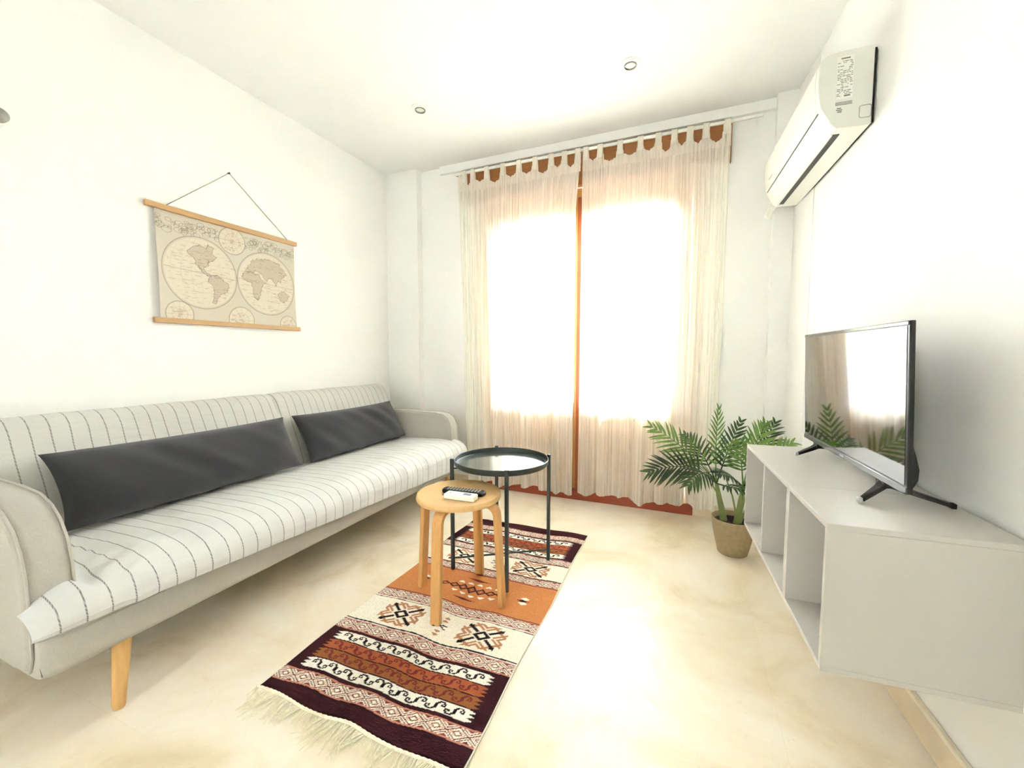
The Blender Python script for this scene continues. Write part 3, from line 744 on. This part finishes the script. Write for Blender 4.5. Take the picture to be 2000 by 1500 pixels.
# fringe of the near end: knotted cord and loose strands
def edge_pt(x, v0=0):
    j = 0 if v0 == 0 else ny; i = min(nx, max(0, int(x/W_*nx))); return Vector(P[j, i])
FRG = mat('cream_wool_fringe', (240, 232, 206), .9, noise=.12, nscale=80)
mb = MB(); mb.tube([tuple(edge_pt(t*W_)+Vector((0, -.004, .001+.0012*math.sin(t*260)))) for t in np.linspace(0, 1, 120)], .0048, 8)
mb.build('edge_cord', FRG, rug)
mb = MB(); rr = random.Random(4)
for i in range(210):
    x = W_*(i+rr.random())/210; p = edge_pt(x)+Vector((0, -.005, 0)); clump = .012*math.sin(x*58)+.010*math.sin(x*131)
    L = rr.uniform(.035, .085)*(1.0+.25*math.sin(x*23)); sx = clump*1.6+rr.uniform(-.012, .012)
    pts = [p, p+Vector((sx*.25, -L*.35, rr.uniform(0, .004))), p+Vector((sx*.7, -L*.7, -.003+rr.uniform(0, .005))), p+Vector((sx*1.2+rr.uniform(-.012, .012), -L, -.004))]
    for q in pts: q.z = max(q.z, .0022)
    mb.tube([tuple(q) for q in pts], [.0016, .0015, .0013, .0008], 5)
tag(mb.build('fringe', FRG, rug), kind='stuff')
mb = MB()
for i in range(90):
    x = W_*(i+rr.random())/90; p = edge_pt(x, 1); L = rr.uniform(.01, .028)
    mb.tube([tuple(p), tuple(p+Vector((rr.uniform(-.008, .008), L, -.0035)))], [.0012, .0007], 5)
tag(mb.build('far_fringe', FRG, rug), kind='stuff')

# ------------------------------------------------------------ bentwood stool
ZR = .0085
stool = empty('stool', (-.857, 1.468, ZR), label='round birch stool with four bentwood legs holding two remotes', cat='stool')
sz = .452
MB().lathe([(.001, sz-.024), (.170, sz-.024), (.175, sz-.019), (.176, sz-.012), (.175, sz-.004), (.171, sz), (.001, sz)], n=72).build('seat', BIRCH, stool, bevel=0)
for a in (-88, 2, 92, 178):
    zu = sz-.0245; tk = .021; rad = .205
    out = [(rad, 0)]; inn = [(rad-tk, 0)]
    R0 = .055
    for k in range(9):
        an = R_(90*k/8); out.append((rad-.022-R0+R0*math.cos(an), zu-R0+R0*math.sin(an))); inn.append((rad-.022-R0+(R0-tk)*math.cos(an), zu-R0+(R0-tk)*math.sin(an)))
    out.append((.05, zu)); inn.append((.05, zu-tk*.6))
    prof = out+inn[::-1]
    MB().prism(prof, -.021, .021, 'y').build('leg', BIRCHL, stool, bevel=.003, tf=Matrix.Rotation(R_(a), 4, 'Z'))
    
# remotes
def rounded_rect(w, h, r, n=5):
    pts = []
    for cx_, cy_, a0 in ((w/2-r, h/2-r, 0), (-w/2+r, h/2-r, 90), (-w/2+r, -h/2+r, 180), (w/2-r, -h/2+r, 270)):
        for k in range(n+1):
            a = R_(a0+90*k/n); pts.append((cx_+r*math.cos(a), cy_+r*math.sin(a)))
    return pts
zt = ZR+sz
rc = empty('remote_control', (-.826, 1.455, zt), R_(5), 'black remote control with rows of buttons on the stool', 'remote control', 'remote controls on the stool')
MB().prism(rounded_rect(.188, .048, .018), .001, .017, 'z').build('body', DARKP, rc, bevel=.005, seg=3)
MB().prism(rounded_rect(.176, .038, .012), .017, .0175, 'z').build('face_plate', DARKPR, rc)
mb = MB()
for i in range(11):
    for j in range(3):
        x = -.068+i*.0135; y = -.011+j*.011
        mb.prism([(x+px_, y+py_) for px_, py_ in rounded_rect(.008, .0055, .002, 2)], .0175, .0195, 'z')
mb.build('button_grid', mat('grey_rubber', (168, 168, 166), .6), rc)
rc = empty('remote_control', (-.806, 1.395, zt), R_(3), 'smaller white remote control in front of the black one', 'remote control', 'remote controls on the stool')
MB().prism(rounded_rect(.132, .046, .008), .001, .022, 'z').build('body', PLAST, rc, bevel=.004, seg=3)
MB().prism([(x+.028, y) for x, y in rounded_rect(.034, .022, .004)], .022, .0228, 'z').build('display', mat('grey_display', (150, 152, 168), .2), rc)
MB().prism([(x-.045, y) for x, y in rounded_rect(.006, .004, .0015)], .022, .0232, 'z').build('button', GREYT, rc)

# ------------------------------------------------------------ tray table
tt = empty('tray_table', (-.803, 1.779, ZR), label='round dark metal tray table with four thin legs behind the stool', cat='side table')
tz = .512
MB().lathe([(.001, tz-.010), (.218, tz-.010), (.2245, tz-.004), (.2265, tz+.016), (.2245, tz+.018), (.222, tz+.016), (.2195, tz-.002), (.214, tz-.0065), (.001, tz-.0065)], n=96).build('tray_rim', METAL, tt)
MB().lathe([(.001, tz-.0064), (.212, tz-.0064), (.213, tz-.0055), (.001, tz-.0055)], n=96).build('tray_surface', TRAYTOP, tt)
angs = [-60.3, 33.0, 120.6, 213.7]
for a in angs:
    c, s_ = math.cos(R_(a)), math.sin(R_(a))
    lg = MB()
    lg.tube([(.2355*c, .2355*s_, 0), (.2355*c, .2355*s_, tz+.024)], .0105, 4, square=True)
    lg.build('leg', METAL, tt, bevel=.0012)
    MB().tube([(.2345*c, .2345*s_, tz-.022), (.213*c, .213*s_, tz-.022), (.213*c, .213*s_, tz-.011)], .004, 8).build('tray_support', METAL, tt)
for a, b in ((0, 2), (1, 3)):
    z_ = .055 if a else .049
    p = [(.2355*math.cos(R_(angs[i])), .2355*math.sin(R_(angs[i])), z_) for i in (a, b)]
    MB().tube(p, .0045, 8).build('cross_bar', METAL, tt)

# ------------------------------------------------------------ floating shelf units (local: +y along the wall, -x into the room)
CT = .060
def shelf_unit(v0, v1, cells, label):
    o = Vector((.292, 1.062, .333)); dv = Vector((-math.sin(CT), math.cos(CT), 0))
    r = empty('wall_shelf_unit', o+dv*v0, CT, label, 'shelf unit', 'floating shelf units under the television')
    D, Hh, t, L = .333, .335, .013, v1-v0
    MB().box(0, D, 0, L, Hh-t, Hh).build('top_panel', CABW, r, bevel=.0012)
    MB().box(0, D, 0, L, 0, t).build('bottom_panel', CABW, r, bevel=.0012)
    MB().box(0, D, 0, t, t, Hh-t).build('side_panel', CABW, r, bevel=.0012)
    MB().box(0, D, L-t, L, t, Hh-t).build('side_panel', CABW, r, bevel=.0012)
    MB().box(D-.008, D-.002, t, L-t, t, Hh-t).build('back_panel', CABW, r)
    for k in range(1, cells):
        y = L*k/cells; MB().box(.002, D-.008, y-t/2, y+t/2, t, Hh-t).build('divider', CABW, r, bevel=.001)
shelf_unit(0, .2815, 1, 'pale grey floating cube shelf nearest the viewer with blank side panel')
shelf_unit(.2825, .845, 2, 'pale grey floating double shelf unit nearer the potted palm')
CZ = .333+.335

# ------------------------------------------------------------ television
tv = empty('television', (.474, 1.197, CZ), .052, 'flat black television on two splayed feet on the shelf units', 'television')
TW, z0, z1 = .712, .044, .440
LEAN = Matrix.Translation((0, 0, z0)) @ Matrix.Rotation(R_(-2.2), 4, 'Y') @ Matrix.Translation((0, 0, -z0))
MB().box(0, .011, 0, TW, z0, z1).build('casing', DARKP, tv, bevel=.002, tf=LEAN)
# bulging back cover
bp_ = [(.009, z0+.008), (.017, z0+.012), (.026, z0+.03), (.028, z0+.055), (.022, z0+.085), (.016, z0+.11), (.016, z1-.10), (.014, z1-.06), (.009, z1-.035)]
MB().prism(bp_, .012, TW-.012, 'y').build('back_cover', DARKPR, tv, bevel=.003, tf=LEAN)
SCR = mat('dark_glass_screen', (8, 9, 10), .06, spec=1.0, coat=1)
MB().box(-.0012, .0005, .010, TW-.010, z0+.020, z1-.012).build('screen', SCR, tv, tf=LEAN)
MB().box(-.0028, .0005, .001, TW-.001, z0, z0+.016).build('lower_bezel', mat('gloss_grey_bezel', (120, 121, 122), .15, metal=.6), tv, bevel=.001, tf=LEAN)
MB().box(-.0018, .0005, .003, TW-.003, z1-.010, z1-.001).build('upper_bezel', mat('gloss_bezel', (60, 60, 60), .1, metal=.3), tv, bevel=.001, tf=LEAN)
MB().box(-.0034, -.0026, TW*.5-.014, TW*.5+.014, z0+.006, z0+.010).build('brand_plate', mat('silver_mark', (225, 225, 225), .3, metal=.5), tv, tf=LEAN)
for yj, sg in ((.122, -1), (TW-.122, 1)):
    f_ = MB()
    ends = [(-.062, yj+sg*.066 if sg < 0 else yj-.03), (.118, yj+sg*.045 if sg < 0 else yj+.02)]
    a = Vector((.010, yj, z0-.006))
    for xe, ye in ends:
        b = Vector((xe, ye, .0075)); f_.tube([a, a.lerp(b, .3)+Vector((0, 0, -.002)), b], [.0155, .012, .0085], 4, square=True, flat=.75)
    f_.box(-.002, .020, yj-.02, yj+.02, z0-.016, z0+.016)
    ft = f_.build('stand_foot', DARKP, tv, bevel=.0015, smooth=False)
    (x_, y_), (x2, y2) = ends
    MB().box(x_-.009, x_+.001, y_-.007, y_+.007, .001, .013).build('foot_tip', mat('pale_tip', (190, 190, 186), .3), ft, bevel=.002)
    MB().box(x2-.003, x2+.008, y2-.008, y2+.008, .001, .013).build('rubber_tip', DARKPR, ft, bevel=.002)

# ------------------------------------------------------------ air conditioner
ac = empty('air_conditioner', (wx(1.885), 1.885, 1.828), RT, 'white split air conditioner high on the right wall', 'air conditioner')
AL = .85
pf = [(-.012, .018), (-.012, .283), (-.03, .283), (-.115, .280), (-.155, .271), (-.168, .262), (-.173, .245), (-.176, .20), (-.173, .14), (-.165, .098), (-.155, .080), (-.129, .032), (-.116, .019), (-.040, .016)]
MB().prism(pf, .004, AL-.004, 'y').build('body', PLAST, ac, bevel=.004, seg=3)
# end caps slightly proud, pale grey
for ya, yb in ((0, .006), (AL-.006, AL)):
    MB().prism([(x*.995-.0005, z) for x, z in pf], ya, yb, 'y').build('end_cap', PLAST_G, ac, bevel=.002)
MB().box(-.0125, -.004, .008, AL-.01, .024, .276).build('wall_plate', DARKPR, ac)
MB().prism([(-.1745, .245), (-.1785, .20), (-.1755, .14), (-.1680, .100), (-.150, .09), (-.150, .25)], .03, AL-.03, 'y').build('front_panel', PLAST, ac, bevel=.002)
# outlet: dark slot and flap on the underside
MB().prism([(-.111, .0165), (-.111, .022), (-.088, .022), (-.088, .0155)], .05, AL-.05, 'y').build('outlet_slot', DARKP, ac)
MB().prism([(-.119, .020), (-.114, .0135), (-.1105, .0135), (-.1105, .022)], .045, AL-.045, 'y').build('louver', PLAST_G, ac, bevel=.001)
MB().prism([(-.163, .0925), (-.1655, .0935), (-.160, .0905), (-.157, .0880)], .03, AL-.03, 'y').build('panel_seam', SEAM, ac)
# rating label on the near end cap
lb = MB().box(-.121, -.072, -.0010, .0004, .115, .262).build('rating_label', mat('label_paper', (232, 232, 224), .6), ac)
pr = MB(); rr = random.Random(8)
pr.box(-.110, -.083, -.0016, -.0008, .252, .2565)
for k in range(22):
    z_ = .244-k*.0056; x = -.119
    while x < -.076:
        w_ = rr.uniform(.003, .012); pr.box(x, min(x+w_, -.074), -.0014, -.0008, z_, z_+.0022) if rr.random() < .62 else None
        x += w_+.0022
pr.box(-.097, -.079, -.0016, -.0008, .124, .129)
pr.build('printing', GREYT, lb, smooth=False)
MB().box(-.121, -.072, -.0014, .0004, .096, .107).build('barcode_strip', mat('grey_strip', (165, 165, 155), .6), ac)
MB().box(-.116, -.103, -.0014, .0004, .084, .0865).box(-.118, -.100, -.0014, .0004, .078, .0805).box(-.114, -.102, -.0014, .0004, .072, .0745).build('printed_mark', GREYT, ac)
ko = MB()
rp = [(x, z) for x, z in rounded_rect(.034, .042, .007)]
ko.tube([(-.032+x, -.0008, .062+z) for x, z in rp]+[(-.032+rp[0][0], -.0008, .062+rp[0][1])], .0007, 5)
ko.build('knockout_outline', SEAM, ac)
# small mark on the front panel
MB().box(-.1775, -.1765, AL-.20, AL-.13, .122, .128).build('front_mark', mat('pale_print', (185, 185, 178), .5), ac)

pc = empty('pipe_cover', (.52, 2.76, 1.86), label='short white pipe elbow at the far end of the air conditioner', cat='pipe')
MB().tube([(.045, .0, .035), (.0, .0, .03), (-.06, .0, .022), (-.083, .002, .012), (-.100, .004, -.01), (-.108, .012, -.03), (-.108, .05, -.035)], [.017, .017, .017, .018, .018, .017, .016], 16).build('elbow', PLAST, pc)

# ------------------------------------------------------------ potted palm
PX, PY = .252, 2.375
pot = empty('potted_palm', (PX, PY, 0), label='artificial palm with feathery fronds in a taupe pot beside the curtain', cat='potted plant')
MB().lathe([(.001, 0), (.066, 0), (.071, .004), (.086, .07), (.097, .13), (.103, .180), (.104, .186), (.101, .189), (.097, .186), (.093, .17), (.090, .160), (.001, .160)], n=56).build('pot', POT, pot)
MB().lathe([(.001, .166), (.05, .168), (.0915, .164), (.0915, .158), (.001, .158)], n=32).build('soil', SOIL, pot)
stems = [((-.045, .0, .16), (-.085, -.01, .36)), ((.012, -.02, .16), (.035, -.03, .36))]
for a, b in stems:
    a, b = Vector(a), Vector(b)
    MB().tube([a, a.lerp(b, .35)+Vector((.002, 0, 0)), a.lerp(b, .7), b], [.017, .015, .012, .009], 12).build('stem', STEM, pot)
def frond(base, mid, tip, n, ll, up, m, seed):
    rr = random.Random(seed)
    A, B, D_ = Vector(base), Vector(mid), Vector(tip)
    def bz(t): return A*(1-t)**2+B*2*t*(1-t)+D_*t*t
    mb = MB(); mb.tube([bz(t/10) for t in range(11)], [.0042-.0032*t/10 for t in range(11)], 6)
    upv = Vector(up).normalized()
    t0 = .30
    for i in range(n):
        t = t0+(1-t0)*i/(n-1); p = bz(t); tg = (bz(min(1, t+.02))-bz(max(0, t-.02))).normalized()
        side = tg.cross(upv).normalized(); nn = side.cross(tg).normalized()
        s_ = (t-t0)/(1-t0); L = ll*(.55+.45*math.sin(math.pi*min(1, s_*.9+.18)))*(1 if s_ < .85 else .8)
        for sg in (-1, 1):
            an = R_(58-30*s_+rr.uniform(-5, 5)); d0 = (tg*math.cos(an)+side*sg*math.sin(an)+nn*.12).normalized()
            wv = tg.cross(nn).cross(d0); wv = d0.cross(nn).normalized()
            w0 = .0064
            cs = []
            for q, wd in ((0, .4), (.25, 1), (.6, .85), (.85, .45), (1, .05)):
                c = p+d0*L*q+nn*(-.10*L*q*q)+Vector((0, 0, -.10*L*q*q))
                cs.append((c, wd*w0))
            vs = []; fs = []
            for c, wd in cs: vs += [c-wv*wd+nn*wd*.35, c, c+wv*wd+nn*wd*.35]
            for k in range(4):
                b0 = k*3; fs += [(b0, b0+1, b0+4, b0+3), (b0+1, b0+2, b0+5, b0+4)]
            mb.add(vs, fs)
    mb.build('frond', m, pot)
s1 = Vector(stems[0][1]); s2 = Vector(stems[1][1])
FL = [ # base, mid, tip, count, leaflet length, up, material
 (s1, (-.22, -.02, .49), (-.41, -.06, .40), 20, .14, (-.2, -1, .3), LEAF),
 (s1, (-.20, .02, .52), (-.41, .02, .63), 18, .13, (.1, -1, .5), LEAFL),
 (s1, (-.10, .0, .52), (-.085, .04, .74), 17, .11, (1, -.8, .1), LEAFL),
 (s1, (-.05, -.02, .52), (.02, .05, .68), 16, .09, (.2, -.6, .6), LEAF),
 (s1, (-.14, -.12, .50), (-.22, -.22, .40), 17, .12, (0, -.8, .8), LEAF),
 (s2, (.02, -.03, .52), (.00, -.14, .62), 17, .12, (0, -1, .3), LEAFL),
 (s2, (.10, .02, .50), (.25, .08, .58), 18, .12, (0, -.8, .7), LEAFL),
 (s2, (.06, -.02, .54), (.12, .0, .68), 17, .12, (.3, -1, .2), LEAFL),
 (s2, (.10, -.08, .50), (.16, -.16, .46), 16, .11, (.0, -1, .4), LEAF),
 (s2, (-.02, -.10, .44), (-.10, -.20, .46), 15, .10, (0, -.5, 1), LEAF),
 (s1, (-.04, -.08, .37), (.09, -.14, .37), 14, .08, (0, -.2, 1), LEAF),
 (s2, (.12, .08, .52), (.20, .20, .66), 16, .12, (0, -.9, .5), LEAF),
 (s1, (-.14, .10, .50), (-.24, .22, .56), 15, .11, (0, -.9, .5), LEAF),
]
for i, (a, b, c, n, ll, up, m) in enumerate(FL): frond(a, b, c, round(n*.72), ll, up, m, i)
# thin stalks rising from the soil beside the right stem
for a, b in (((.02, -.015, .165), (-.045, -.05, .40)), ((.03, -.02, .165), (.085, -.04, .33)), ((.025, -.01, .165), (.075, .0, .40)), ((-.03, .01, .165), (-.11, -.02, .36))):
    a, b = Vector(a), Vector(b); m_ = a.lerp(b, .5)+Vector((.0, 0, .03))
    MB().tube([a, m_, b], [.005, .004, .003], 8).build('stalk', STEM, pot)
